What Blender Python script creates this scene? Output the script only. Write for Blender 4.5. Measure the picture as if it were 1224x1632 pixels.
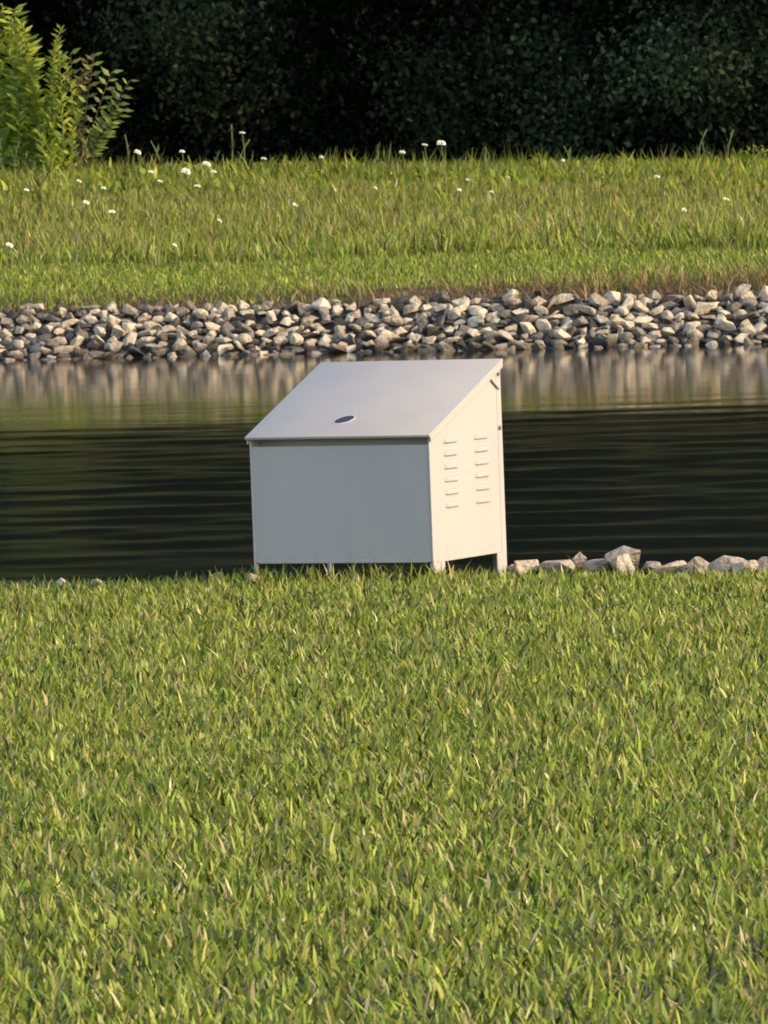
import bpy, bmesh, math, random
import numpy as np
from mathutils import Vector, Matrix, noise as mn

for o in list(bpy.data.objects):
    bpy.data.objects.remove(o)
S = bpy.context.scene
COL = S.collection
R = math.radians
random.seed(7)
RNG = np.random.default_rng(11)

# ------------------------------------------------------------------ camera
CAM_H, FPX, PITCH, ROLL = 1.6, 11600.0, math.atan((816-190)/11600.0), R(2.15)
cam = bpy.data.cameras.new("camera")
cam.sensor_fit = 'VERTICAL'; cam.sensor_height = 24.0
cam.lens = 24.0*FPX/1632.0
cam.clip_start = 0.1; cam.clip_end = 3000
cam.dof.use_dof = True; cam.dof.focus_distance = 25.0; cam.dof.aperture_fstop = 30.0
camo = bpy.data.objects.new("camera", cam); COL.objects.link(camo)
CM = Matrix.Rotation(R(90)-PITCH, 4, 'X') @ Matrix.Rotation(-ROLL, 4, 'Z')
CM.translation = Vector((0, 0, CAM_H))
camo.matrix_world = CM
S.camera = camo

# ------------------------------------------------------------------ light
SUN_EL, SUN_AZ = R(27.0), R(25.5)          # azimuth measured from +x towards the camera
SV = Vector((math.cos(SUN_AZ)*math.cos(SUN_EL), -math.sin(SUN_AZ)*math.cos(SUN_EL), math.sin(SUN_EL)))
W = bpy.data.worlds.new("World"); S.world = W; W.use_nodes = True
wt = W.node_tree
sky = wt.nodes.new('ShaderNodeTexSky'); sky.sky_type = 'NISHITA'; sky.sun_disc = False
sky.sun_elevation = SUN_EL; sky.sun_rotation = R(90)+SUN_AZ
wt.links.new(sky.outputs[0], wt.nodes['Background'].inputs[0])
wt.nodes['Background'].inputs[1].default_value = 0.15
sl = bpy.data.lights.new("sun", 'SUN'); sl.energy = 2.05; sl.angle = R(0.5); sl.color = (1.0, 0.745, 0.425)
so = bpy.data.objects.new("sun", sl); COL.objects.link(so)
so.rotation_euler = SV.to_track_quat('Z', 'Y').to_euler(); so.location = (20, -10, 20)
S.view_settings.view_transform = 'Standard'; S.view_settings.look = 'None'
S.view_settings.exposure = 1.5; S.view_settings.gamma = 1.0
S.cycles.max_bounces = 6; S.cycles.transparent_max_bounces = 4
S.cycles.filter_width = 1.8
S.cycles.use_denoising = True

# ------------------------------------------------------------------ helpers
def tag(o, label=None, cat=None, group=None, kind=None):
    if label: o['label'] = label
    if cat: o['category'] = cat
    if group: o['group'] = group
    if kind: o['kind'] = kind
    return o

def empty(name, loc, rz=0.0):
    o = bpy.data.objects.new(name, None); COL.objects.link(o)
    o.location = loc; o.rotation_euler = (0, 0, rz); o.empty_display_size = .1
    return o

def link(name, me, mat=None, parent=None):
    o = bpy.data.objects.new(name, me); COL.objects.link(o)
    if mat and not me.materials: me.materials.append(mat)
    if parent: o.parent = parent
    return o

def bm_obj(name, bm, mat, parent=None, smooth=False):
    me = bpy.data.meshes.new(name)
    bmesh.ops.recalc_face_normals(bm, faces=bm.faces[:])
    bm.to_mesh(me); bm.free()
    if smooth:
        for p in me.polygons: p.use_smooth = True
    return link(name, me, mat, parent)

def np_mesh(name, verts, faces_flat, totals, col=None):
    me = bpy.data.meshes.new(name)
    nv, nl, nf = len(verts), len(faces_flat), len(totals)
    me.vertices.add(nv); me.vertices.foreach_set('co', np.asarray(verts, np.float32).ravel())
    me.loops.add(nl); me.loops.foreach_set('vertex_index', np.asarray(faces_flat, np.int32))
    me.polygons.add(nf)
    st = np.zeros(nf, np.int32); st[1:] = np.cumsum(totals)[:-1]
    me.polygons.foreach_set('loop_start', st)
    me.polygons.foreach_set('loop_total', np.asarray(totals, np.int32))
    if col is not None:
        a = me.attributes.new('tint', 'FLOAT_COLOR', 'POINT')
        c4 = np.ones((nv, 4), np.float32); c4[:, :3] = col
        a.data.foreach_set('color', c4.ravel())
    me.update(calc_edges=True); me.validate()
    return me

def shore_v(x, y): return y + 0.5*x

def sstep(a, b, t):
    t = np.clip((t-a)/(b-a), 0, 1); return t*t*(3-2*t)

WATER_Z = -0.5
VK = np.array([-400, 25.12, 25.5, 26.0, 27.6, 31, 60, 65.2, 66.95, 67.45, 71.5, 90.0, 93, 104, 600.])
ZK = np.array([0, 0, -.035, -.10, -.62, -1.5, -1.6, -.68, -.11, .02, .24, .93, .98, 1.1, 4.0])
def ground_z(x, y):
    v = np.asarray(shore_v(x, y), float)
    x = np.asarray(x, float)
    return np.interp(v, VK, ZK) - .024*sstep(.1, 1.2, -x)*sstep(19, 24.5, v)*(1-sstep(27, 30, v)) - .022*np.clip(x+4.5, 0, 14)*sstep(70, 90, v)*(1-sstep(96, 130, v))

def ray(px, py):
    d = Vector(((px-612)/FPX, -(py-816)/FPX, -1.0))
    return (CM.to_3x3() @ d).normalized()

def at_v(px, py, v):
    d = ray(px, py); t = v/(d.y+0.5*d.x)
    return Vector((0, 0, CAM_H)) + d*t

def on_ground(px, py, v0, v1):
    d = ray(px, py); prev = None
    for i in range(600):
        v = v0+(v1-v0)*i/599
        p = Vector((0, 0, CAM_H)) + d*(v/(d.y+0.5*d.x))
        if p.z <= float(ground_z(p.x, p.y)): return p
    return p

# ------------------------------------------------------------------ materials
def new_mat(name):
    m = bpy.data.materials.new(name); m.use_nodes = True
    nt = m.node_tree; b = nt.nodes['Principled BSDF']
    return m, nt, b

def nd(nt, kind, **kw):
    n = nt.nodes.new(kind)
    for k, v in kw.items(): setattr(n, k, v)
    return n

def ramp(nt, src, stops):
    r = nt.nodes.new('ShaderNodeValToRGB'); e = r.color_ramp.elements
    while len(e) < len(stops): e.new(0.5)
    for el, (p, c) in zip(e, stops):
        el.position = p; el.color = (*c, 1)
    nt.links.new(src, r.inputs[0]); return r

def foliage_mat(name, trans=0.35, rough=0.5, spec=0.25, tcol=(1.2, 1.25, .5)):
    m, nt, b = new_mat(name)
    a = nd(nt, 'ShaderNodeAttribute', attribute_name='tint')
    nt.links.new(a.outputs['Color'], b.inputs['Base Color'])
    b.inputs['Roughness'].default_value = rough
    b.inputs['Specular IOR Level'].default_value = spec
    t = nd(nt, 'ShaderNodeBsdfTranslucent')
    mul = nd(nt, 'ShaderNodeMix', data_type='RGBA', blend_type='MULTIPLY')
    mul.inputs[0].default_value = 1.0
    nt.links.new(a.outputs['Color'], mul.inputs[6]); mul.inputs[7].default_value = (*tcol, 1)
    nt.links.new(mul.outputs[2], t.inputs[0])
    mix = nd(nt, 'ShaderNodeMixShader'); mix.inputs[0].default_value = trans
    nt.links.new(b.outputs[0], mix.inputs[1]); nt.links.new(t.outputs[0], mix.inputs[2])
    nt.links.new(mix.outputs[0], nt.nodes['Material Output'].inputs[0])
    return m

M_GRASS = foliage_mat('grass_blades', .35, .55, .2)
M_LEAF = foliage_mat('broad_leaves', .5, .45, .25)
M_WOOD_LEAF = foliage_mat('woodland_leaves', .4, .85, .02, (1, 1.05, .9))
M_STRAW = foliage_mat('straw', .15, .7, .1, (1, 1, 1))

def noise_mat(name, c0, c1, scale=8, rough=.9, bump=.3, coords='Object', detail=6):
    m, nt, b = new_mat(name)
    tc = nd(nt, 'ShaderNodeTexCoord'); n = nd(nt, 'ShaderNodeTexNoise')
    n.inputs['Scale'].default_value = scale; n.inputs['Detail'].default_value = detail
    nt.links.new(tc.outputs[coords], n.inputs['Vector'])
    r = ramp(nt, n.outputs[0], [(.3, c0), (.7, c1)])
    nt.links.new(r.outputs[0], b.inputs['Base Color'])
    b.inputs['Roughness'].default_value = rough
    b.inputs['Specular IOR Level'].default_value = .2
    if bump:
        bp = nd(nt, 'ShaderNodeBump'); bp.inputs['Strength'].default_value = bump; bp.inputs['Distance'].default_value = .02
        nt.links.new(n.outputs[0], bp.inputs['Height']); nt.links.new(bp.outputs[0], b.inputs['Normal'])
    return m

M_LAWN = noise_mat('lawn_soil', (.045, .05, .018), (.085, .09, .03), 14)
M_BED = noise_mat('bank_soil', (.016, .013, .01), (.035, .028, .02), 9)  # soil colour darkened to deepen the shade between the stones
M_DIRT = noise_mat('brown_dirt', (.06, .038, .02), (.13, .085, .045), 9)
M_MEADOW = noise_mat('meadow_soil', (.06, .065, .02), (.11, .10, .035), 5)

def rock_material(name, stops):
    m, nt, b = new_mat(name)
    oi = nd(nt, 'ShaderNodeObjectInfo'); tc = nd(nt, 'ShaderNodeTexCoord')
    base = ramp(nt, oi.outputs['Random'], stops)
    add = nd(nt, 'ShaderNodeVectorMath', operation='ADD')
    sc = nd(nt, 'ShaderNodeMath', operation='MULTIPLY'); sc.inputs[1].default_value = 37.0
    nt.links.new(oi.outputs['Random'], sc.inputs[0])
    nt.links.new(tc.outputs['Object'], add.inputs[0]); nt.links.new(sc.outputs[0], add.inputs[1])
    n = nd(nt, 'ShaderNodeTexNoise'); n.inputs['Scale'].default_value = 2.2; n.inputs['Detail'].default_value = 8; n.inputs['Roughness'].default_value = .65
    nt.links.new(add.outputs[0], n.inputs['Vector'])
    r = ramp(nt, n.outputs[0], [(.28, (.45, .42, .40)), (.5, (.95, .93, .90)), (.72, (1.25, 1.2, 1.12))])
    mx = nd(nt, 'ShaderNodeMix', data_type='RGBA', blend_type='MULTIPLY'); mx.inputs[0].default_value = 1
    nt.links.new(base.outputs[0], mx.inputs[6]); nt.links.new(r.outputs[0], mx.inputs[7])
    geo = nd(nt, 'ShaderNodeNewGeometry'); sz = nd(nt, 'ShaderNodeSeparateXYZ'); nt.links.new(geo.outputs['Position'], sz.inputs[0])
    wet = nd(nt, 'ShaderNodeMapRange'); wet.inputs[1].default_value = -.455; wet.inputs[2].default_value = -.38; wet.inputs[3].default_value = .28; wet.inputs[4].default_value = 1
    nt.links.new(sz.outputs[2], wet.inputs[0])
    wm = nd(nt, 'ShaderNodeVectorMath', operation='SCALE'); nt.links.new(mx.outputs[2], wm.inputs[0]); nt.links.new(wet.outputs[0], wm.inputs['Scale'])
    nt.links.new(wm.outputs[0], b.inputs['Base Color'])
    b.inputs['Roughness'].default_value = .85; b.inputs['Specular IOR Level'].default_value = .2
    bp = nd(nt, 'ShaderNodeBump'); bp.inputs['Strength'].default_value = .6; bp.inputs['Distance'].default_value = .06
    n2 = nd(nt, 'ShaderNodeTexNoise'); n2.inputs['Scale'].default_value = 5; n2.inputs['Detail'].default_value = 6
    nt.links.new(add.outputs[0], n2.inputs['Vector'])
    nt.links.new(n2.outputs[0], bp.inputs['Height']); nt.links.new(bp.outputs[0], b.inputs['Normal'])
    return m
M_ROCK = rock_material('limestone', [(0, (.10, .09, .075)), (.12, (.14, .12, .095)), (.2, (.50, .42, .295)), (.42, (.34, .28, .205)), (.6, (.57, .48, .34)), (.74, (.48, .39, .27)), (.86, (.17, .145, .115)), (1, (.50, .40, .27))])
M_PALE = rock_material('pale_limestone', [(0, (.27, .235, .19)), (.3, (.38, .315, .235)), (.6, (.31, .26, .195)), (.8, (.39, .31, .235)), (1, (.34, .29, .225))])

def water_material():
    m, nt, b = new_mat('pond_water')
    b.inputs['Base Color'].default_value = (.006, .007, .004, 1)
    b.inputs['IOR'].default_value = 1.26
    a = nd(nt, 'ShaderNodeAttribute', attribute_name='ruffle')
    mr = nd(nt, 'ShaderNodeMapRange'); mr.inputs[3].default_value = .075; mr.inputs[4].default_value = .205
    nt.links.new(a.outputs['Fac'], mr.inputs[0]); nt.links.new(mr.outputs[0], b.inputs['Roughness'])
    return m
M_WATER = water_material()

def paint_material():
    m, nt, b = new_mat('cabinet_paint')
    tc = nd(nt, 'ShaderNodeTexCoord')
    mp = nd(nt, 'ShaderNodeMapping'); mp.inputs['Scale'].default_value = (1.6, 1.6, .55); nt.links.new(tc.outputs['Object'], mp.inputs[0])
    n = nd(nt, 'ShaderNodeTexNoise'); n.inputs['Scale'].default_value = 3.0; n.inputs['Detail'].default_value = 7; n.inputs['Roughness'].default_value = .6
    nt.links.new(mp.outputs[0], n.inputs['Vector'])
    r = ramp(nt, n.outputs[0], [(.25, (.308, .283, .256)), (.5, (.334, .303, .272)), (.75, (.346, .313, .279))])
    # splashed grime near the foot of the panels
    sp = nd(nt, 'ShaderNodeSeparateXYZ'); nt.links.new(tc.outputs['Object'], sp.inputs[0])
    n2 = nd(nt, 'ShaderNodeTexNoise'); n2.inputs['Scale'].default_value = 38; n2.inputs['Detail'].default_value = 4
    nt.links.new(tc.outputs['Object'], n2.inputs['Vector'])
    mr = nd(nt, 'ShaderNodeMapRange'); mr.inputs[1].default_value = .07; mr.inputs[2].default_value = .135; mr.inputs[3].default_value = .30; mr.inputs[4].default_value = 0
    nt.links.new(sp.outputs[2], mr.inputs[0])
    gt = nd(nt, 'ShaderNodeMapRange'); gt.inputs[1].default_value = .52; gt.inputs[2].default_value = .66
    nt.links.new(n2.outputs[0], gt.inputs[0])
    f = nd(nt, 'ShaderNodeMath', operation='MULTIPLY'); nt.links.new(mr.outputs[0], f.inputs[0]); nt.links.new(gt.outputs[0], f.inputs[1])
    f2 = nd(nt, 'ShaderNodeMath', operation='MULTIPLY'); f2.inputs[1].default_value = 1.3; f2.use_clamp = True
    nt.links.new(f.outputs[0], f2.inputs[0])
    mx = nd(nt, 'ShaderNodeMix', data_type='RGBA'); nt.links.new(f2.outputs[0], mx.inputs[0])
    nt.links.new(r.outputs[0], mx.inputs[6]); mx.inputs[7].default_value = (.26, .2, .13, 1)
    nt.links.new(mx.outputs[2], b.inputs['Base Color'])
    b.inputs['Roughness'].default_value = .55; b.inputs['Specular IOR Level'].default_value = .25
    bp = nd(nt, 'ShaderNodeBump'); bp.inputs['Strength'].default_value = .08; bp.inputs['Distance'].default_value = .01
    nt.links.new(n.outputs[0], bp.inputs['Height']); nt.links.new(bp.outputs[0], b.inputs['Normal'])
    return m
M_PAINT = paint_material()

def plain(name, c, rough=.5, metal=0.):
    m, nt, b = new_mat(name)
    tc = nd(nt, 'ShaderNodeTexCoord'); n = nd(nt, 'ShaderNodeTexNoise'); n.inputs['Scale'].default_value = 30
    nt.links.new(tc.outputs['Object'], n.inputs['Vector'])
    r = ramp(nt, n.outputs[0], [(.3, tuple(x*.85 for x in c)), (.7, tuple(min(1, x*1.12) for x in c))])
    nt.links.new(r.outputs[0], b.inputs['Base Color'])
    b.inputs['Roughness'].default_value = rough; b.inputs['Metallic'].default_value = metal
    return m
M_NAVY = plain('navy_enamel', (.022, .019, .034), .8)
M_RIM = plain('pale_rim', (.45, .45, .48), .5)
M_STEEL = plain('dull_steel', (.22, .2, .18), .45, .6)
M_PETAL = plain('white_petals', (.80, .77, .64), .7)
M_STEM = plain('green_stem', (.09, .13, .035), .6)
M_TWIG = plain('brown_twig', (.12, .08, .045), .8)

# ------------------------------------------------------------------ ground, pond bed, banks
def build_ground():
    vs = [-300, -60, -10, 4, 8, 11, 14, 17, 20, 22, 23.5, 24.5, 25.12, 25.3, 25.5, 25.75, 26, 26.5, 27, 27.6, 29, 31, 45, 60, 63, 65.2, 65.7, 66.2, 66.6, 66.95, 67.15, 67.45, 68.2, 69.5, 71.5] + list(np.arange(73, 90, 1.5)) + [90, 91.5, 93, 97, 104, 130, 200, 320, 600]
    xs = [-400, -150, -60, -30, -16] + list(np.arange(-10, 10.01, .25)) + [16, 30, 60, 150, 400]
    V, F, MI = [], [], []
    for v in vs:
        for x in xs:
            y = v-.5*x
            z = float(ground_z(x, y))
            amp = .012 if v < 25 else (.0 if v < 66.9 else .05)
            z += amp*mn.noise((x*.5, y*.5, 2.0))
            V.append((x, y, z))
    nx = len(xs)
    for i in range(len(vs)-1):
        vm = .5*(vs[i]+vs[i+1])
        k = 0 if vm < 25.3 else (1 if vm < 66.95 else (2 if vm < 67.45 else 3))
        for j in range(nx-1):
            a = i*nx+j
            F.append((a, a+1, a+nx+1, a+nx)); MI.append(k)
    me = bpy.data.meshes.new('ground'); me.from_pydata(V, [], F)
    for m in (M_LAWN, M_BED, M_DIRT, M_MEADOW): me.materials.append(m)
    me.polygons.foreach_set('material_index', MI)
    for p in me.polygons: p.use_smooth = True
    tag(link('ground', me), 'lawn, pond banks and far meadow ground', kind='structure')
build_ground()

def build_water():
    """one sheet of water; wavelets are real relief, calm in the lee of the far bank, ruffled nearer"""
    X0, X1, V0, V1 = -5.6, 5.6, 27.0, 67.0
    xs = np.arange(X0, X1+1e-6, .07); vs = np.arange(V0, V1+1e-6, .045)
    gx, gv = np.meshgrid(xs, vs); gy = gv-.5*gx
    rg = np.random.default_rng(5)
    h = np.zeros_like(gx); K = 46
    lam = np.exp(rg.uniform(np.log(.22), np.log(1.5), K)); th = rg.normal(R(62), R(34), K); ph = rg.uniform(0, 6.283, K)
    for l, t, p in zip(lam, th, ph):
        k = 2*np.pi/l
        h += (l**.55/k)*np.sin(k*(gx*np.cos(t)+gy*np.sin(t))+p)
    sl = np.gradient(h, .045, axis=0); h /= sl.std()
    patch = sum(np.sin(gx*a+gv*b+c)*w for a, b, c, w in ((.5, .33, 1., 1.), (-.8, .55, 4., .8), (1.5, .9, 2., .5), (.3, -1.3, .5, .6)))
    calm = sstep(46.5, 55.0, gv+1.1*patch-.35*gx)
    amp = RUF*(1-calm)*(1+.22*np.clip(patch, -1.5, 1.5)) + CALM*calm
    edge = np.clip((np.minimum(np.minimum(gx-X0, X1-gx), np.minimum(gv-V0, V1-gv)))/.4, 0, 1)
    z = WATER_Z + h*amp*edge
    ny, nx = gx.shape
    V = np.stack([gx, gy, z], 2).reshape(-1, 3)
    i = np.arange(ny-1)[:, None]*nx+np.arange(nx-1)[None]
    F = np.stack([i, i+1, i+nx+1, i+nx], 2).reshape(-1, 4)
    outer = [(-300, V0), (300, V0), (300, V1), (-300, V1), (X0, V0), (X1, V0), (X1, V1), (X0, V1), (-300, 24.5), (300, 24.5), (300, 68), (-300, 68)]
    n0 = len(V); O = np.array([(x, v-.5*x, WATER_Z) for x, v in outer])
    extra = np.array([(0, 4, 7, 3), (5, 1, 2, 6), (8, 9, 1, 0), (3, 2, 10, 11)])+n0
    me = np_mesh('pond_water', np.concatenate([V, O]), np.concatenate([F, extra]).ravel(), np.full(len(F)+4, 4))
    at = me.attributes.new('ruffle', 'FLOAT', 'POINT')
    at.data.foreach_set('value', np.concatenate([(1-calm).ravel(), np.ones(len(O))]).astype(np.float32))
    me.polygons.foreach_set('use_smooth', np.ones(len(F)+4, bool))
    tag(link('pond_water', me, M_WATER), 'dark rippled pond water', kind='structure')
RUF, CALM = .021, .0006
build_water()

# ------------------------------------------------------------------ grass
def blades(name, x, y, z, h, w, col, lean, mat, label, curl=1.0):
    n = len(x)
    az = RNG.uniform(0, 2*np.pi, n); fa = az + np.pi/2 + RNG.normal(0, .5, n)
    fx, fy = np.cos(fa), np.sin(fa)
    lx, ly = np.cos(az), np.sin(az)
    th0 = np.abs(RNG.normal(0, lean, n)); bend = RNG.uniform(.2, 1.1, n)*curl
    P = np.zeros((n, 7, 3)); px, py, pz = x.copy(), y.copy(), z.copy()
    seg = h/3
    for k in range(4):
        ww = w*[.8, 1.0, .75, 0][k]*.5
        if k < 3:
            P[:, 2*k] = np.stack([px-fx*ww, py-fy*ww, pz], 1)
            P[:, 2*k+1] = np.stack([px+fx*ww, py+fy*ww, pz], 1)
        else:
            P[:, 6] = np.stack([px, py, pz], 1)
        t = th0 + bend*k/3
        px = px + lx*np.sin(t)*seg; py = py + ly*np.sin(t)*seg; pz = pz + np.cos(t)*seg
    base = (np.arange(n)*7)[:, None]
    F = (base + np.array([0, 1, 3, 2, 2, 3, 5, 4, 4, 5, 6])[None]).ravel()
    T = np.tile([4, 4, 3], n)
    me = np_mesh(name, P.reshape(-1, 3), F, T, np.repeat(col, 7, 0))
    me.polygons.foreach_set('use_smooth', np.ones(len(T), bool))
    o = link(name, me, mat)
    return tag(o, label, 'grass', kind='stuff')

def fbm(x, y, s, seed=0.0):
    return np.array([mn.fractal((a*s, b*s, seed), 1.0, 2.0, 3) for a, b in zip(x, y)])

def grass_cols(n, x, y, palette, weights, patch, s, seed):
    pal = np.array(palette); idx = RNG.choice(len(pal), n, p=np.array(weights)/sum(weights))
    c = pal[idx]*RNG.uniform(.5, 1.5, (n, 1))
    f = np.clip(.5+.6*fbm(x, y, s, seed), 0, 1)[:, None]
    return c*(1-patch*f) + patch*f*c*np.array([1.16, 1.0, .85])

G_FRESH, G_MID, G_DEEP, G_YEL, G_TAN, G_PALE = (.205, .26, .04), (.14, .18, .03), (.042, .058, .015), (.30, .30, .06), (.30, .235, .12), (.44, .40, .21)

def lawn():
    xs, ys = [], []
    N = 430000
    y = np.sqrt(RNG.uniform(11.3**2, 26.4**2, N)); x = RNG.uniform(-1, 1, N)*(.0545*y+1.3)
    inside = np.abs(x) < .0545*y+.12
    v = shore_v(x, y)
    keep = (v < 25.55+.25*RNG.normal(0, .5, N)) & (inside | (RNG.random(N) < .35))
    # footprint under the cabinet stays bare
    cl = math.cos(TH); sl_ = math.sin(TH)
    dx, dy = x-BX, y-25.0
    lx = dx*cl-dy*sl_; ly = dx*sl_+dy*cl
    keep &= ~((lx > -.69) & (lx < -.01) & (ly > .03) & (ly < .56) & (RNG.random(N) < .85))
    x, y = x[keep], y[keep]; n = len(x)
    z = ground_z(x, y)-.004
    cl2 = fbm(x, y, 2.6, 5.)
    h = RNG.gamma(8, .0048, n)*(1+.35*cl2); h = np.clip(h, .018, .078)
    # uncut tufts round the foot of the cabinet
    near = (lx[keep] > -.8) & (lx[keep] < .1) & (ly[keep] > -.14) & (ly[keep] < .02)
    h = np.where(near & (RNG.random(n) < .45), RNG.uniform(.055, .10, n), h)
    w = RNG.uniform(.004, .0100, n)
    col = grass_cols(n, x, y, [G_FRESH, G_MID, G_DEEP, G_YEL, G_TAN, G_PALE], [.33, .26, .15, .14, .08, .04], .5, .9, 3.)
    blades('lawn_grass', x, y, z, h, w, col, .9, M_GRASS, 'short mown green lawn grass with scattered tan blades before the pond')

TH, BX = 0.475555, 0.1635
lawn()

def meadow():
    N = 300000
    v = 66.95+(91.2-66.95)*RNG.random(N)**.95; x = RNG.uniform(-7.2, 7.2, N); y = v-.5*x
    strip = v < 71.2 + .25*np.sin(x*1.3)
    dens = np.where(strip, 1.0, .62)
    keep = RNG.random(N) < dens
    # ragged, thin edge above the stones, thinner to the right
    keep &= ~((v < 67.2+.085*x+.10*np.sin(x*2.1)+.08*np.sin(x*5.3)) & (RNG.random(N) < .85))
    x, y, v, strip = x[keep], y[keep], v[keep], strip[keep]; n = len(x)
    z = ground_z(x, y)-.01
    f = fbm(x, y, .8, 1.)
    h = np.where(strip, RNG.uniform(.05, .12, n), RNG.gamma(7, .026, n)*(1+.5*f)*(1+.35*sstep(84, 89, v)))
    tuft = (v > 86) & (f > .12) & (RNG.random(n) < .16)
    h = np.clip(h, .05, .30); h[tuft] *= RNG.uniform(1.2, 1.75, tuft.sum())
    w = np.where(strip, RNG.uniform(.007, .015, n), RNG.uniform(.009, .024, n))
    col = grass_cols(n, x, y, [G_FRESH, G_MID, G_DEEP, G_YEL, G_TAN, G_PALE], [.36, .28, .08, .20, .05, .03], .35, .35, 7.)
    col[strip] *= np.array([1.0, 1.04, .95])
    # drier band in the middle of the meadow
    dry = (sstep(71.3, 73, v)*(1-sstep(83, 87, v)))*np.clip(.55+.7*f, 0, 1)
    sel = RNG.random(n) < .36*dry
    col[sel] = np.array([.23, .17, .075])*RNG.uniform(.7, 1.25, (sel.sum(), 1))
    a = strip; b = ~strip
    blades('mown_grass', x[a], y[a], z[a], h[a], w[a], col[a], .4, M_GRASS, 'bright strip of short mown grass above the stone bank')
    blades('meadow_grass', x[b], y[b], z[b], h[b], w[b], col[b], .35, M_GRASS, 'tall tangled meadow grass on the far bank below the trees')
    # broad leaved weeds along the crest
    N = 9000
    v = 83+8*RNG.random(N)**.6; x = RNG.uniform(-7, 7, N); y = v-.5*x
    f = fbm(x, y, .6, 12.); k = f > -.1
    x, y = x[k], y[k]; n = len(x); z = ground_z(x, y)+RNG.uniform(.0, .2, n)
    col = grass_cols(n, x, y, [G_FRESH, G_YEL, G_MID], [.5, .25, .25], .3, .5, 9.)
    blades('broadleaf_weeds', x, y, z, RNG.uniform(.08, .2, n), RNG.uniform(.03, .06, n), col, .9, M_LEAF, 'leafy green weeds tangled through the meadow crest', 1.4)['category'] = 'weeds'
    # dead straw over the top of the stones
    N = 5200
    x = RNG.uniform(-7, 7, N); v = 67.15+RNG.normal(0, .22, N)+.05*np.clip(x, 0, 9); y = v-.5*x
    k = RNG.random(N) < np.clip(.35+.16*x, .22, 1)
    x, y = x[k], y[k]; n = len(x)
    col = np.array([(.23, .145, .075)])*RNG.uniform(.5, 1.35, (n, 1))
    blades('dead_grass', x, y, ground_z(x, y), RNG.uniform(.1, .28, n), RNG.uniform(.007, .014, n), col, 1.0, M_STRAW, 'dead brown grass along the top of the stone bank', 1.2)
meadow()

# ------------------------------------------------------------------ rocks
def rock_mesh(seed, flat=.75):
    rd = random.Random(seed); bm = bmesh.new()
    for i in range(13):
        u = Vector((rd.gauss(0, 1), rd.gauss(0, 1), rd.gauss(0, 1))).normalized()
        r = rd.uniform(.8, 1.0)
        bm.verts.new((u.x*r*.55, u.y*r*rd.uniform(.42, .5), u.z*r*.5*flat))
    res = bmesh.ops.convex_hull(bm, input=bm.verts[:])
    bmesh.ops.delete(bm, geom=[g for g in res['geom_interior'] if isinstance(g, bmesh.types.BMVert)], context='VERTS')
    bmesh.ops.dissolve_limit(bm, angle_limit=R(12), verts=bm.verts[:], edges=bm.edges[:])
    bmesh.ops.bevel(bm, geom=bm.edges[:], offset=.026, segments=2, affect='EDGES', profile=.5)
    bmesh.ops.triangulate(bm, faces=bm.faces[:])
    bmesh.ops.subdivide_edges(bm, edges=bm.edges[:], cuts=1, use_grid_fill=True)
    for v in bm.verts:
        n = mn.noise(v.co*3.5+Vector((seed, 0, 0)))
        v.co += v.co.normalized()*n*.035
    bmesh.ops.recalc_face_normals(bm, faces=bm.faces[:])
    me = bpy.data.meshes.new('stone'); bm.to_mesh(me); bm.free(); me.materials.append(M_ROCK)
    for p in me.polygons: p.use_smooth = True
    me.set_sharp_from_angle(angle=R(38))
    return me
ROCKS = [rock_mesh(i, f) for i, f in enumerate([.8, .6, .9, .7, .75, .55, .85, .95, .65, .7, .8, 1.0, .6, .75])]

def far_rocks():
    rd = random.Random(3); pts = []
    def try_place(xr, r, tries, lo, hi):
        for _ in range(tries):
            x = rd.uniform(*xr); t = rd.uniform(lo, hi)
            v = 65.4+1.6*t + .05*math.sin(x*1.7)
            ok = True
            for (a, b, q) in pts:
                if (a-x)**2+((b-v)*1.15)**2 < ((q+r)*.83)**2: ok = False; break
            if ok: pts.append((x, v, r)); return True
        return False
    for r, cnt in ((.100, 30), (.088, 150), (.075, 360), (.062, 600), (.048, 550)):
        for _ in range(cnt): try_place((-4.6, 4.6), r, 40, -.02, 1.0)
    vis = sorted(pts, key=lambda p: (abs(p[0]) > 3.75, -p[2]))
    show, rest = vis[:298], vis[298:]
    def pose(o, x, v, r):
        y = v-.5*x; z = float(np.interp(v, VK, ZK))
        s = r*2*1.08
        o.location = (x, y, z+r*.36+rd.uniform(-.012, .012))
        o.rotation_euler = (rd.uniform(-.7, .7), rd.uniform(-.8, .8), rd.uniform(0, 6.28))
        o.scale = (s*rd.uniform(.9, 1.4), s*rd.uniform(.8, 1.15), s*rd.uniform(.7, 1.15))
    for (x, v, r) in show:
        o = bpy.data.objects.new('riprap_rock', rd.choice(ROCKS)); COL.objects.link(o); pose(o, x, v, r)
        tag(o, 'angular tan or grey limestone rock in the stone bank across the pond', 'rock', 'limestone rocks armouring the far bank')
    # rubble between and beyond the single rocks: uncountable small stuff
    light = [(.15, .135, .11), (.42, .35, .245), (.28, .24, .18), (.48, .40, .28), (.24, .21, .17), (.44, .345, .24)]
    dark = [(.03, .026, .023), (.06, .05, .04), (.10, .085, .065)]  # filler toned dark: shade of the rock gaps put into its colour
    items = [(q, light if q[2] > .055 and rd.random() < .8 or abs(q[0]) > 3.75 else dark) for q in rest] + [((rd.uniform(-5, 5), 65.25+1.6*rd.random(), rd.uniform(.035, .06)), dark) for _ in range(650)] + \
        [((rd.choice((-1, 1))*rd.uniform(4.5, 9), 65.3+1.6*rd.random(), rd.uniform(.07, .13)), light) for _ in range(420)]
    rubble('rubble', items, rd, 'small broken stone filling the gaps of the far stone bank')

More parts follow.
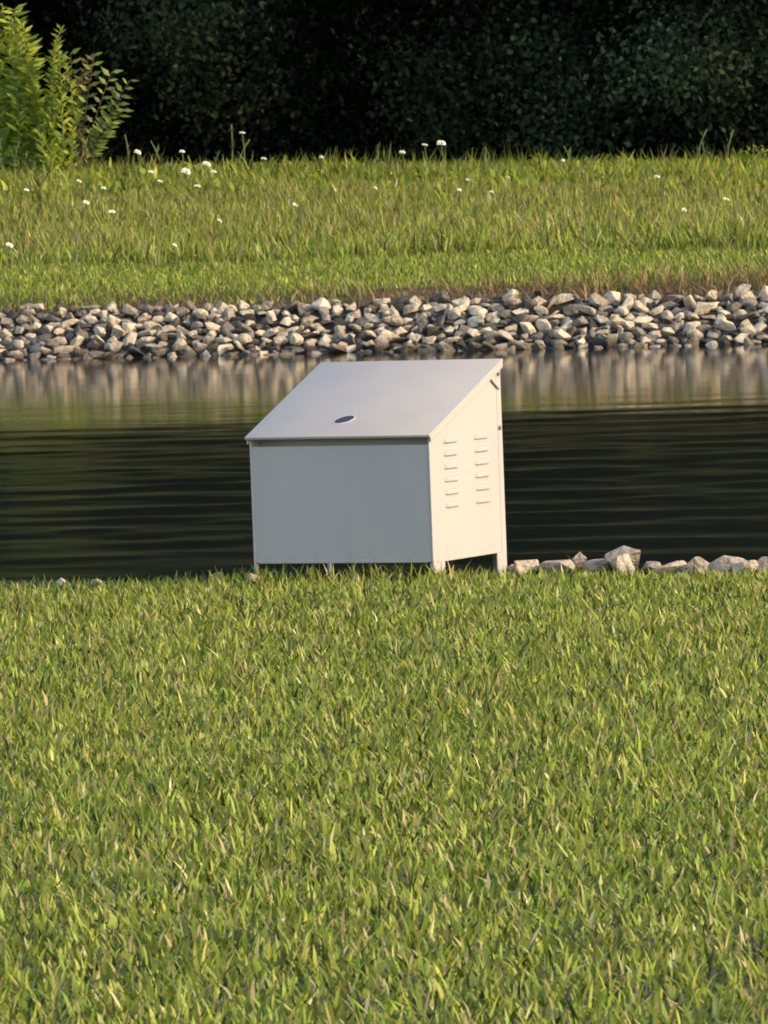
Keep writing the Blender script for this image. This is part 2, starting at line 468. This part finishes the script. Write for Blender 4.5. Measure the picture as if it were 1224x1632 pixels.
def rubble(name, items, rd, label):
    V, F, T, Cc, off = [], [], [], [], 0
    cache = {}
    for (x, v, r), pal in items:
        src = rd.choice(ROCKS)
        if src.name not in cache:
            co = np.zeros(len(src.vertices)*3); src.vertices.foreach_get('co', co)
            li = np.zeros(len(src.loops), int); src.loops.foreach_get('vertex_index', li)
            lt = np.zeros(len(src.polygons), int); src.polygons.foreach_get('loop_total', lt)
            cache[src.name] = (co.reshape(-1, 3), li, lt)
        co, li, lt = cache[src.name]
        y = v-.5*x; z = float(np.interp(v, VK, ZK)); s = r*2.15
        Mx = Matrix.Translation((x, y, z+r*.25)) @ Matrix.Rotation(rd.uniform(0, 6.3), 4, 'Z') @ Matrix.Rotation(rd.uniform(-.8, .8), 4, 'X') @ Matrix.Diagonal((s*rd.uniform(.9, 1.3), s, s*rd.uniform(.8, 1.1), 1))
        Mx = np.array(Mx); V.append(co @ Mx[:3, :3].T+Mx[:3, 3]); F.append(li+off); T.append(lt); off += len(co)
        Cc.append(np.tile(np.array(rd.choice(pal))*rd.uniform(.8, 1.15), (len(co), 1)))
    me = np_mesh(name, np.concatenate(V), np.concatenate(F), np.concatenate(T), np.concatenate(Cc))
    tag(link(name, me, M_RUBBLE), label, 'rubble', kind='stuff')

def rubble_material():
    m, nt, b = new_mat('rubble_stone')
    a = nd(nt, 'ShaderNodeAttribute', attribute_name='tint'); tc = nd(nt, 'ShaderNodeTexCoord')
    n = nd(nt, 'ShaderNodeTexNoise'); n.inputs['Scale'].default_value = 12; n.inputs['Detail'].default_value = 6
    nt.links.new(tc.outputs['Object'], n.inputs['Vector'])
    r = ramp(nt, n.outputs[0], [(.3, (.5, .48, .45)), (.7, (1.2, 1.15, 1.1))])
    mx = nd(nt, 'ShaderNodeMix', data_type='RGBA', blend_type='MULTIPLY'); mx.inputs[0].default_value = 1
    nt.links.new(a.outputs['Color'], mx.inputs[6]); nt.links.new(r.outputs[0], mx.inputs[7])
    nt.links.new(mx.outputs[2], b.inputs['Base Color']); b.inputs['Roughness'].default_value = .9
    bp = nd(nt, 'ShaderNodeBump'); bp.inputs['Strength'].default_value = .5; bp.inputs['Distance'].default_value = .02
    nt.links.new(n.outputs[0], bp.inputs['Height']); nt.links.new(bp.outputs[0], b.inputs['Normal'])
    return m
M_RUBBLE = rubble_material()
far_rocks()

# stones at the lawn's edge: pixel centre, width in metres, height factor, label
NEAR = [
 (1006, 889, .150, .62, 'largest pinkish tan boulder of the near shore, dark crease across it'),
 (993, 899, .075, .7, 'cream stone tucked under the largest boulder of the near shore'),
 (820, 905, .045, .7, 'small grey stone beside the rear leg of the cabinet'),
 (835, 903, .085, .72, 'pale rounded stone nearest the lit side of the cabinet, dark pit in it'),
 (860, 905, .045, .8, 'small cream stone between the pitted stone and the flat grey stone'),
 (889, 903, .100, .52, 'flat grey stone below the pointed tan stone'),
 (927, 893, .062, .85, 'pointed tan stone perched on top of the low near shore stones'),
 (952, 898, .088, .55, 'low cream slab stone just left of the largest boulder'),
 (1039, 903, .055, .75, 'small dark grey stone just right of the largest boulder'),
 (1070, 904, .098, .55, 'long low pale stone second to the right of the largest boulder'),
 (1115, 902, .092, .62, 'greyish tan stone between the long low pale stone and the broad pink slab'),
 (1157, 900, .105, .62, 'broad pinkish slab stone towards the right end of the near shore'),
 (1190, 905, .090, .5, 'flat cream stone leaning on the broad pink slab'),
 (1221, 903, .060, .8, 'grey stone at the very right end of the near shore'),
 (274, 923, .052, .7, 'cream stone half sunk in the lawn edge, farthest left of the cabinet'),
 (348, 919, .042, .7, 'pale stone in the lawn edge between two other stones left of the cabinet'),
 (631, 907, .036, 1.0, 'small pale stone in the grass under the front edge of the cabinet'),
 (402, 920, .048, .7, 'small pale stone at the front left foot of the cabinet'),
]
def near_rocks():
    rd = random.Random(21)
    for i, (px, py, w, hf, lab) in enumerate(NEAR):
        v = 25.62 if px > 500 else 25.34
        if i == 6: v = 25.72
        if i == 1: v = 25.52
        if i == 17: v = 25.0
        p = at_v(px, py, v)
        o = bpy.data.objects.new('shore_stone', ROCKS[4 if i == 0 else (i*5+2) % len(ROCKS)]); COL.objects.link(o)
        o.material_slots[0].link = 'OBJECT'; o.material_slots[0].material = M_PALE
        o.location = p; o.rotation_euler = (rd.uniform(-.2, .2), rd.uniform(-.2, .2), rd.uniform(-.4, .4))
        o.scale = (w*1.5, w*1.3, w*hf*(1.6 if i == 0 else 2.1)); o.location.z -= .004
        tag(o, lab, 'stone', 'stones along the near shore')
    # buried rubble down to the water behind the visible row
    items = [((rd.uniform(-3.2, 3.2), rd.uniform(25.75, 27.4), rd.uniform(.04, .09)), [(.36, .30, .22), (.26, .22, .17)]) for _ in range(420)]
    rubble('shore_rubble', [((x, v, r), p) for (x, v, r), p in items if not (-.75 < x < .45 and v < 26.6)], rd, 'broken stone on the slope down to the water behind the lawn')
near_rocks()

# ------------------------------------------------------------------ equipment cabinet
def add_box(bm, x0, x1, y0, y1, z0, z1):
    vs = [bm.verts.new((x, y, z)) for x in (x0, x1) for y in (y0, y1) for z in (z0, z1)]
    for f in ((0, 1, 3, 2), (4, 6, 7, 5), (0, 4, 5, 1), (2, 3, 7, 6), (0, 2, 6, 4), (1, 5, 7, 3)):
        bm.faces.new([vs[i] for i in f])

def add_prism_x(bm, prof, x0, x1):
    a = [bm.verts.new((x0, y, z)) for y, z in prof]; b = [bm.verts.new((x1, y, z)) for y, z in prof]
    bm.faces.new(a); bm.faces.new(b[::-1]); n = len(prof)
    for i in range(n): bm.faces.new((a[i], b[i], b[(i+1) % n], a[(i+1) % n]))

def bevel(bm, w, seg=2):
    bmesh.ops.remove_doubles(bm, verts=bm.verts[:], dist=1e-6)
    bmesh.ops.bevel(bm, geom=bm.edges[:], offset=w, segments=seg, affect='EDGES', profile=.5, clamp_overlap=True)

def cabinet():
    CW, CD, ZB, ZF, ZR = .70, .57, .0715, .5185, .7448
    root = empty('equipment_cabinet', (BX, 25.0, 0), -TH)
    tag(root, 'pale grey sheet metal cabinet with sloping lid and louvred side on the lawn edge', 'equipment cabinet')
    sl = (ZR-ZF)/CD; ang = math.atan(sl); ca, sa = math.cos(ang), math.sin(ang)
    ztop = lambda y: ZF+sl*y-.016
    # front panel
    bm = bmesh.new(); add_box(bm, -CW+.004, -.0065, .002, .006, ZB, ZF-.041); bevel(bm, .0012)
    fp = bm_obj('front_panel', bm, M_PAINT, root)
    bm = bmesh.new(); add_box(bm, -CW+.02, -.02, -.0015, .0018, ZB-.001, ZB+.009); bevel(bm, .001)
    bm_obj('hem', bm, M_PAINT, fp)
    bm = bmesh.new(); add_box(bm, -CW+.006, -.0068, .075, .078, ZF-.10, ZF+.014)
    bm_obj('gap_backing', bm, M_PAINT, root)  # inner strip added to turn the black gap under the lid dark grey
    # side panels; the right one carries two columns of pressed louvres
    for side in (0, 1):
        bm = bmesh.new()
        x0, x1 = (-.005, -.001) if side == 0 else (-CW+.001, -CW+.005)
        prof = [(.0065, ZB), (CD-.006, ZB), (CD-.006, ztop(CD)-.004), (.0065, ztop(.0065)-.002)]
        add_prism_x(bm, prof, x0, x1)
        o = 1 if side == 0 else -1
        xo = -.001 if side == 0 else -CW+.001
        for (ya, yb) in ((.108, .218), (.345, .460)):
            for k in range(6):
                zt = .496-.0446*k; hh = .019; n = 10
                rows = []
                for i in range(n+1):
                    t = i/n; y = ya+(yb-ya)*t
                    e = min(1, min(t, 1-t)*6); e = math.sqrt(max(0, 1-(1-e)**2))
                    d = .0095*e
                    rows.append([(xo-o*.0004, y, zt), (xo+o*d*.9, y, zt-hh*.2), (xo+o*d, y, zt-hh*.6), (xo+o*d, y, zt-hh), (xo-o*.0004, y, zt-hh-.0006)])
                vv = [[bm.verts.new(c) for c in r] for r in rows]
                for i in range(n):
                    for j in range(4): bm.faces.new((vv[i][j], vv[i+1][j], vv[i+1][j+1], vv[i][j+1]))
        sp = bm_obj('side_panel', bm, M_PAINT, root)
        if side == 0: sp['label'] = 'sunlit side panel with two columns of six louvres'
        # raised folded edges
        bm = bmesh.new(); xe = (-.006, .0010) if side == 0 else (-CW-.0010, -CW+.006)
        add_box(bm, xe[0], xe[1], -.0006, .030, ZB-.02, ztop(.0)-.004); bevel(bm, .002)
        bm_obj('corner_trim', bm, M_PAINT, root)
        bm = bmesh.new(); add_box(bm, xe[0], xe[1], CD-.034, CD+.0008, ZB-.02, ztop(CD-.04)-.004); bevel(bm, .002)
        bm_obj('corner_trim', bm, M_PAINT, root)
        bm = bmesh.new(); xa = (-.0048, .0004) if side == 0 else (-CW-.0004, -CW+.0048)
        add_box(bm, xa[0], xa[1], .034, CD-.036, ZB-.003, ZB+.007); bevel(bm, .001)
        bm_obj('bottom_hem', bm, M_PAINT, root)
        # two angle legs
        for (y0, y1, wy) in (((.0004, .088, 1), (CD-.074, CD-.0004, -1)) if side == 0 else ((.0004, .022, 1), (CD-.022, CD-.0004, -1))):
            bm = bmesh.new(); xl = (-.0052, .0012) if side == 0 else (-CW-.0012, -CW+.0052)
            add_box(bm, xl[0], xl[1], y0, y1, -.12, ZB-.0035)
            xf = (-.05, -.0054) if side == 0 else (-CW+.0054, -CW+.05)
            if wy > 0: add_box(bm, *((-.013, -.0054) if side == 0 else (-CW+.0054, -CW+.013)), y0+.0006, y0+.006, -.12, ZB-.003)
            elif side == 0: add_box(bm, xf[0], xf[1], y1-.006, y1-.0006, -.12, ZB-.003)
            bevel(bm, .001, 1)
            bm_obj('leg', bm, M_PAINT, root)
    bm = bmesh.new(); add_box(bm, -CW+.006, -.0065, CD-.007, CD-.003, ZB, ztop(CD)-.004); bevel(bm, .001)
    bm_obj('back_panel', bm, M_PAINT, root)
    bm = bmesh.new(); add_box(bm, -CW+.007, -.0075, .008, CD-.009, ZB+.002, ZB+.006)
    bm_obj('floor_pan', bm, M_PAINT, root)
    # lid with turned-down lips square to its slope
    bm = bmesh.new()
    t = .010; oh = .018
    f0 = (-oh, ZF-sl*oh); r0 = (CD+.006, ZR+sl*.006)
    add_prism_x(bm, [f0, r0, (r0[0]+.0, r0[1]-t/ca), (f0[0]+sa*t, f0[1]-ca*t)], -CW-.011, .011)
    for xa, xb in ((.0030, .0102), (-CW-.0102, -CW-.0030)):
        ya, yb = -.004, CD+.0052
        add_prism_x(bm, [(ya, ZF+sl*ya-t/ca-.0002), (yb, ZF+sl*yb-t/ca-.0002), (yb, ZF+sl*yb-.031), (ya, ZF+sl*ya-.031)], xa, xb)
    bevel(bm, .0022, 2)
    lid = bm_obj('lid', bm, M_PAINT, root, True)
    lid.data.set_sharp_from_angle(angle=R(35))
    # oval badge with a pale rim lying on the lid
    cy, cx = .108, -.380
    L = Matrix.Translation((cx, cy, ZF+sl*cy)) @ Matrix.Rotation(ang, 4, 'X') @ Matrix.Rotation(R(42), 4, 'Z')
    def oval(a, b, z0, z1, n=32):
        bm = bmesh.new(); lo, hi = [], []
        for i in range(n):
            q = 2*math.pi*i/n
            lo.append(bm.verts.new(L @ Vector((a*math.cos(q), b*math.sin(q), z0)))); hi.append(bm.verts.new(L @ Vector((a*math.cos(q), b*math.sin(q), z1))))
        bm.faces.new(hi)
        for i in range(n): bm.faces.new((lo[i], lo[(i+1) % n], hi[(i+1) % n], hi[i]))
        return bm
    rim = bm_obj('badge', oval(.041, .030, -.001, .002), M_RIM, lid)
    bm_obj('badge_face', oval(.036, .0245, .0, .003), M_NAVY, rim)
    # lid stay bracket and bolt on the lit side
    bm = bmesh.new(); add_box(bm, 0, .009, -.042, .042, -.009, .009); bevel(bm, .003)
    bm.transform(Matrix.Translation((.0, .515, .668)) @ Matrix.Rotation(R(-32), 4, 'X'))
    bm_obj('lid_stay', bm, M_PAINT, root)
    for (y, z, r) in ((.546, .505, .0085), (.548, .693, .007)):
        bm = bmesh.new()
        bmesh.ops.create_cone(bm, cap_ends=True, segments=12, radius1=r, radius2=r*.75, depth=.007, matrix=Matrix.Translation((.005, y, z)) @ Matrix.Rotation(R(90), 4, 'Y'))
        bm_obj('bolt', bm, M_STEEL, root)
cabinet()

# ------------------------------------------------------------------ leaves
def leaf_mesh(name, P, D, N, ln, wd, col):
    """diamond leaves: base P, direction D, normal N (n,3 each)"""
    n = len(P)
    D = D/np.linalg.norm(D, axis=1, keepdims=True)
    Sx = np.cross(D, N); Sx /= np.linalg.norm(Sx, axis=1, keepdims=True)+1e-9
    Nn = np.cross(Sx, D)
    ln = ln[:, None]; wd = wd[:, None]
    V = np.zeros((n, 6, 3))
    V[:, 0] = P; V[:, 1] = P+D*ln*.4+Sx*wd*.5-Nn*wd*.12; V[:, 2] = P+D*ln*.45
    V[:, 3] = P+D*ln*.4-Sx*wd*.5-Nn*wd*.12; V[:, 4] = P+D*ln-Nn*ln*.12; V[:, 5] = V[:, 2]
    V = V[:, :5]
    F = ((np.arange(n)*5)[:, None] + np.array([0, 1, 2, 2, 1, 4, 0, 2, 3, 3, 2, 4])[None]).ravel()
    return np_mesh(name, V.reshape(-1, 3), F, np.full(n*4, 3), np.repeat(col, 5, 0))

def rand_dir(n, up=0.0):
    d = RNG.normal(0, 1, (n, 3)); d /= np.linalg.norm(d, axis=1, keepdims=True); d[:, 2] += up
    return d

def woodland():
    out = []
    SH = np.array([.894, -.447, 0]); NO = np.array([-.447, -.894, 0])      # along the shore, towards the pond
    def layer(s0, s1, z0, z1, depth, ncl, per, rad, size, cols, edge=91.6):
        s = RNG.uniform(s0, s1, ncl); z = RNG.uniform(z0, z1, ncl)
        lump = np.array([mn.fractal((a*.35, b*.45, depth), 1, 2, 3) for a, b in zip(s, z)])
        x = s*.894
        back = depth - 1.7*lump + np.clip(RNG.normal(.3, .5, ncl), 0, 2) + np.clip(s-5, 0, 99)*.06
        y = edge-.5*x
        C = np.stack([x, y, z], 1) - NO[None]*back[:, None]
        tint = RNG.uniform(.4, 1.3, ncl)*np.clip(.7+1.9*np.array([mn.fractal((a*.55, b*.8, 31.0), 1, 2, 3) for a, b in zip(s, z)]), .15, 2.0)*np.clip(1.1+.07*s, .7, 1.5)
        idx = np.repeat(np.arange(ncl), per); n = len(idx)
        P = C[idx] + RNG.normal(0, 1, (n, 3))*rad
        P[:, 2] = np.maximum(P[:, 2], ground_z(P[:, 0], P[:, 1])+RNG.uniform(.0, .12, n))
        D = rand_dir(n, -.3); N = rand_dir(n, .8)+NO[None]*.5
        pal = np.array(cols); c = pal[RNG.integers(0, len(pal), n)]*tint[idx][:, None]*RNG.uniform(.85, 1.15, (n, 1))
        ln = size*RNG.uniform(.7, 1.4, n)
        out.append((P, D, N, ln, ln*RNG.uniform(.5, .75, n), c))
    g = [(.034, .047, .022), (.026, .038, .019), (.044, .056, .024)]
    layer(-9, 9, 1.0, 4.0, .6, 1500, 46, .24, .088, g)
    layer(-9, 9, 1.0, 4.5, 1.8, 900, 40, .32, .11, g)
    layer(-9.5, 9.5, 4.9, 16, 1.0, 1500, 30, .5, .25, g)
    layer(-16, 16, 1.0, 34, 4.8, 5600, 14, .7, .55, g)  # this tier and the next rise out of view, keeping sky off the water
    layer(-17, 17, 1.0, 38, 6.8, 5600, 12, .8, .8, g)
    layer(9, 48, 1.2, 13, 1.5, 2600, 14, .8, .6, g)  # unseen trees to the right, added to shade the wood face
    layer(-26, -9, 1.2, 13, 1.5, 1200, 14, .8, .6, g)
    a = [np.concatenate([o[i] for o in out]) for i in range(6)]
    o = link('woodland', leaf_mesh('woodland', *a), M_WOOD_LEAF)
    tag(o, 'dark shaded mass of woodland behind the far meadow', 'woodland', kind='stuff')
woodland()

# ------------------------------------------------------------------ single plants on the crest
def tube(bm, pts, r0, r1, seg=6):
    rings = []
    for i, p in enumerate(pts):
        d = (pts[min(i+1, len(pts)-1)]-pts[max(i-1, 0)]).normalized()
        q = d.to_track_quat('Z', 'Y'); r = r0+(r1-r0)*i/(len(pts)-1)
        rings.append([bm.verts.new(p+q @ Vector((r*math.cos(2*math.pi*k/seg), r*math.sin(2*math.pi*k/seg), 0))) for k in range(seg)])
    for a, b in zip(rings, rings[1:]):
        for k in range(seg): bm.faces.new((a[k], a[(k+1) % seg], b[(k+1) % seg], b[k]))
    bm.faces.new(rings[-1])

def curve_pts(p0, p1, sag=.1, n=7, rd=random):
    side = Vector((rd.uniform(-1, 1), rd.uniform(-1, 1), 0))*sag*(p1-p0).length
    return [p0.lerp(p1, t/(n-1)) + side*math.sin(math.pi*t/(n-1)) for t in range(n)]

def leafy_plant(name, label, cat, base, stems, leaves_per_m, ln, wd, cols, up, parts=None, twig=M_STEM, seed=1, outw=1.0, smallertip=.5):
    """stems: list of (base offset, tip offset); leaves spread along each stem"""
    rd = random.Random(seed)
    root = empty(name, base); tag(root, label, cat)
    bm = bmesh.new(); P, D, N, Lq, Cq = [], [], [], [], []
    for (b0, t0) in stems:
        pts = curve_pts(Vector(b0), Vector(t0), .13, 8, rd)
        L = (Vector(t0)-Vector(b0)).length
        tube(bm, pts, .011, .004)
        k = int(L*leaves_per_m)
        for i in range(k):
            t = .06+.94*(i+rd.random())/k
            f = t*7; a = min(6, int(f)); p = pts[a].lerp(pts[a+1], f-a)
            az = rd.uniform(0, 2*math.pi)
            d = Vector((math.cos(az)*outw, math.sin(az)*outw, up+rd.uniform(-.3, .3)))
            P.append(p); D.append(d); N.append((rd.gauss(.4, .8), rd.gauss(-.4, .8), .7))
            Lq.append(ln*rd.uniform(.65, 1.3)*(1-(1-smallertip)*t))
            c = np.array(rd.choice(cols))*rd.uniform(.7, 1.25); Cq.append(c)
    bm_obj('stem', bm, twig, root, True)
    Lq = np.array(Lq)
    me = leaf_mesh('foliage', np.array([tuple(p) for p in P]), np.array([tuple(d) for d in D]), np.array(N, float), Lq, Lq*wd, np.array(Cq))
    link('foliage', me, M_LEAF, root)
    return root

PXM = FPX/88.0
def base_at(px, v):
    d = ray(px, 260); p = Vector((0, 0, CAM_H))+d*(v/(d.y+.5*d.x)); p.z = float(ground_z(p.x, p.y))-.02
    return p
def px_h(px, py, v, base):
    return at_v(px, py, v)-base

LG = [(.27, .34, .045), (.33, .38, .05), (.37, .39, .055), (.22, .28, .045)]
def crest_plants():
    rd = random.Random(5)
    # tall bright shrub at the left edge
    v = 89.7; b = base_at(15, v); st = []
    for px, py in ((-14, 14), (-2, 60), (12, 80), (18, 25), (26, 60), (34, 80), (42, 130), (46, 190), (50, 220), (-22, 8), (-8, 22), (4, 12), (14, 35), (22, 14), (32, 30), (38, 60), (44, 100), (47, 150), (8, 120), (26, 130)):
        t = px_h(px, py, v+rd.uniform(-.25, .25), b)
        st.append(((t.x*.75+rd.uniform(-.06, .06), rd.uniform(-.2, .2), 0), (t.x, t.y, t.z)))
    leafy_plant('tall_shrub', 'tall yellow green shrub of dense upright shoots beside the narrow spire', 'shrub', b, st, 62, .23, .27, LG, .55, seed=2, outw=1.2, smallertip=.7)
    # narrow spire
    v = 89.5; b = base_at(92, v); st = []
    for px, py in ((54, 225), (66, 235), (82, 222), (100, 215), (110, 235), (96, 45), (92, 70), (100, 85), (86, 78), (104, 130), (78, 150), (88, 120), (70, 170), (60, 200)):
        t = px_h(px, py, v+rd.uniform(-.12, .12), b)
        st.append(((t.x*.6+rd.uniform(-.03, .03), rd.uniform(-.08, .08), 0), (t.x, t.y, t.z)))
    leafy_plant('spire_plant', 'narrow light green leafy spire between the tall shrub and the sapling', 'plant', b, st, 62, .17, .30, LG, .7, seed=3, outw=1.0, smallertip=.55)
    # broad leaved sapling with a reddish crown
    v = 89.9; b = base_at(122, v); tips = ((112, 86), (140, 92), (150, 88), (178, 115), (207, 128), (195, 155), (196, 175), (178, 195), (165, 205), (130, 120), (120, 160))
    root = empty('sapling', b); tag(root, 'broad leaved sapling with arching branches and reddish tips right of the spire', 'sapling')
    bm = bmesh.new(); P, D, N, L, C = [], [], [], [], []; P2, D2, N2, L2 = [], [], [], []
    for i, (px, py) in enumerate(tips):
        t = px_h(px, py, v+rd.uniform(-.25, .15), b); q = Vector((t.x*.25, t.y*.2, t.z*.30))
        pts = [Vector((0, 0, 0)).lerp(q, k/3) for k in range(3)] + [q.lerp(t, k/5)+Vector((0, 0, .05*math.sin(math.pi*k/5))) for k in range(6)]
        tube(bm, pts, .010, .003)
        ax = (t-q).normalized()
        for k in range(16):
            f = .08+.92*k/15; p = q.lerp(t, f)+Vector((0, 0, .05*math.sin(math.pi*f)))
            s = 1 if k % 2 else -1
            d = ax*.6 + Vector((s*ax.z, rd.uniform(-.5, .3), -s*ax.x))*1.0
            red = (i in (0, 1, 9) and f > .65 and rd.random() < .35)
            (P2 if red else P).append(tuple(p)); (D2 if red else D).append(tuple(d))
            (N2 if red else N).append((rd.gauss(0, .4), -1+rd.gauss(0, .3), .9)); (L2 if red else L).append(rd.uniform(.11, .18))
            if not red: C.append(np.array(rd.choice([(.20, .26, .055), (.25, .30, .06), (.16, .20, .07)]))*rd.uniform(.8, 1.2))
    bm_obj('branches', bm, M_TWIG, root, True)
    L = np.array(L); link('foliage', leaf_mesh('foliage', np.array(P), np.array(D), np.array(N), L, L*.42, np.array(C)), M_LEAF, root)
    L2 = np.array(L2); o = link('tip_leaves', leaf_mesh('tip_leaves', np.array(P2), np.array(D2), np.array(N2), L2, L2*.5, np.tile([.20, .12, .06], (len(P2), 1))), M_LEAF, root)
    o['label'] = 'reddish brown leaves at the branch tips'
    # low dark shrub below the tall one
    v = 88.6; b = base_at(28, v); st = []
    for px, py in ((-20, 235), (0, 222), (14, 232), (30, 226), (44, 240), (56, 256), (20, 250), (38, 262)):
        t = px_h(px, py, v+rd.uniform(-.15, .15), b); st.append(((t.x*.5, rd.uniform(-.1, .1), 0), tuple(t)))
    leafy_plant('low_shrub', 'low dark green bush at the foot of the tall yellow green shrub', 'shrub', b, st, 70, .075, .6, [(.045, .075, .02), (.06, .1, .025), (.05, .06, .025)], .4, seed=4)
    # red-orange leafed weed under the sapling
    v = 89.1; b = base_at(128, v); st = []
    for px, py in ((112, 225), (128, 212), (140, 218), (122, 236)):
        t = px_h(px, py, v, b); st.append(((t.x*.3, 0, 0), tuple(t)))
    leafy_plant('yellowing_weed', 'yellowing weed with orange tinted leaves at the foot of the sapling', 'weed', b, st, 40, .11, .3, [(.25, .2, .04), (.22, .22, .05), (.22, .12, .035)], .9, seed=6, outw=.8)
    # broad clump at the right edge
    v = 89.7; b = base_at(1200, v); st = []
    for px, py in ((1180, 240), (1192, 233), (1205, 232), (1216, 232), (1228, 236), (1240, 234)):
        t = px_h(px, py, v, b); st.append(((t.x*.6, rd.uniform(-.1, .1), 0), tuple(t)))
    leafy_plant('leafy_weed', 'rounded clump of bright green weeds at the right end of the crest', 'weed', b, st, 70, .09, .6, LG, .6, seed=8)
    # single stalks standing out against the dark trees
    stalks = [((194, 262), (199, 214), (.10, .13, .05), 'grey green hooked stalk just right of the sapling'),
              ((256, 262), (240, 224), (.09, .13, .04), 'bent green stalk leaning left between two white flower heads'),
              ((372, 256), (398, 222), (.10, .14, .045), 'green stalk crossing the stem of the tallest white flower'),
              ((365, 256), (369, 198), (.06, .08, .04), 'thin dark stalk just left of the tallest white flower'),
              ((605, 256), (602, 230), (.10, .14, .04), 'upright green stalk left of the three white heads at mid crest'),
              ((1104, 244), (1126, 207), (.17, .17, .08), 'pale dry stalk leaning right against the dark trees'),
              ((1128, 244), (1118, 222), (.08, .1, .05), 'short dull stalk beside the pale leaning stalk'),
              ((1166, 240), (1169, 206), (.13, .14, .08), 'upright dull stalk left of the rounded weed clump'),
              ((343, 262), (350, 240), (.10, .15, .04), 'short green stalk right of the low white heads'),
              ((905, 250), (898, 232), (.10, .14, .04), 'thin short stalk on the crest right of the widest white head')]
    for (p0, p1, c, lab) in stalks:
        v = 89.8; b = base_at(p0[0], v); t = px_h(p1[0], p1[1], v, b)
        root = empty('grass_stalk', b); tag(root, lab, 'stalk', 'stalks on the meadow crest')
        bm = bmesh.new(); pts = curve_pts(Vector((0, 0, 0)), t, .12, 8, rd); tube(bm, pts, .012, .006)
        bm_obj('stem', bm, M_STEM, root, True)
        k = 9; tt = [rd.uniform(.25, 1) for _ in range(k)]
        P = np.array([tuple(pts[min(7, int(x*7))]) for x in tt]); D = np.array([(rd.uniform(-.6, .6), rd.uniform(-.5, .5), 1.2) for _ in tt])
        Lk = np.array([rd.uniform(.06, .14) for _ in tt])
        link('foliage', leaf_mesh('foliage', P, D, rand_dir(k), Lk, Lk*.28, np.tile(c, (k, 1))*RNG.uniform(.8, 1.2, (k, 1))), M_LEAF, root)
crest_plants()

def flower_proto():
    bm = bmesh.new(); rd = random.Random(9)
    for i in range(42):
        r = math.sqrt(rd.random())*.5; a = rd.uniform(0, 6.283)
        p = Vector((r*math.cos(a), r*math.sin(a), .18*(1-(r/.5)**2)+rd.uniform(-.03, .03)))
        ret = bmesh.ops.create_icosphere(bm, subdivisions=1, radius=.085, matrix=Matrix.Translation(p) @ Matrix.Diagonal((1, 1, .6, 1)))
    head = bpy.data.meshes.new('flower_head'); bm.to_mesh(head); bm.free(); head.materials.append(M_PETAL)
    bm = bmesh.new()
    tube(bm, [Vector((0, 0, 0)), Vector((.02, .0, -.35)), Vector((0, .02, -1.0))], .006, .008)
    stem = bpy.data.meshes.new('stem'); bm.to_mesh(stem); bm.free(); stem.materials.append(M_STEM)
    return head, stem

# px, py, width px, label (None = one of the indistinguishable small heads)
FLOWERS = [
 (386, 212, 12, 'white flower head standing highest above the crest against the dark trees'),
 (703, 229, 17, 'widest white flower head of the three at mid crest'),
 (677, 231, 11, 'white flower head just left of the widest one at mid crest'),
 (641, 243, 10, 'leftmost white flower head of the three at mid crest'),
 (219, 243, 14, 'white flower head nearest the sapling against the dark trees'),
 (290, 242, 12, 'white flower head between the bent stalk and the low cluster'),
 (329, 262, 16, 'tilted white flower head just below the crest right of the low cluster'),
 (296, 274, 18, 'broad white flower head of the low cluster below the crest'),
 (340, 274, 11, 'small white flower head under the tilted one'),
 (255, 289, 11, 'white flower head lower left of the broad low one'),
 (126, 289, 10, 'white flower head in the grass below the sapling'),
 (42, 303, 10, 'white flower head in the grass below the low dark bush'),
 (15, 391, 12, 'white flower head lowest on the bank, near the mown strip'),
 (137, 323, 13, 'white flower head alone in the grass midway down the left of the meadow'),
 (178, 338, 13, None), (470, 327, 9, None), (512, 251, 10, None), (420, 253, 9, None), (810, 283, 9, None),
 (745, 287, 9, None), (783, 306, 8, None), (1047, 282, 12, 'white flower head alone in the grass towards the right of the crest'),
 (897, 256, 9, None), (732, 303, 8, None), (165, 300, 10, None), (315, 297, 12, None), (240, 274, 10, None), (1090, 335, 9, None),
 (1157, 318, 9, None), (598, 300, 8, None), (278, 391, 8, None), (350, 352, 8, None),
]
def flowers():
    head, stem = flower_proto(); rd = random.Random(4)
    for (px, py, w, lab) in FLOWERS:
        if py < 262: v = 89.5; p = at_v(px, py, v)
        else:
            g = on_ground(px, py, 71.2, 90.5); v = min(89.7, shore_v(g.x, g.y)-5.0); p = at_v(px, py, v)
        gz = float(ground_z(p.x, p.y)); h = max(.08, p.z-gz)
        root = empty('wildflower', (p.x, p.y, gz), 0)
        tag(root, lab or 'small white flower head lost among the meadow grass', 'wildflower', 'white wildflowers on the far meadow')
        s = w/PXM*.9
        o = link('flower_head', head, None, root); o.location = (0, 0, h); o.scale = (s*rd.uniform(.75, 1.05), s*rd.uniform(.75, 1.0), s*rd.uniform(.6, 1.2))
        o.rotation_euler = (rd.uniform(.3, .8), rd.uniform(.1, .6), 0)
        o = link('stem', stem, None, root); o.location = (0, 0, h); o.scale = (1, 1, h)
flowers()
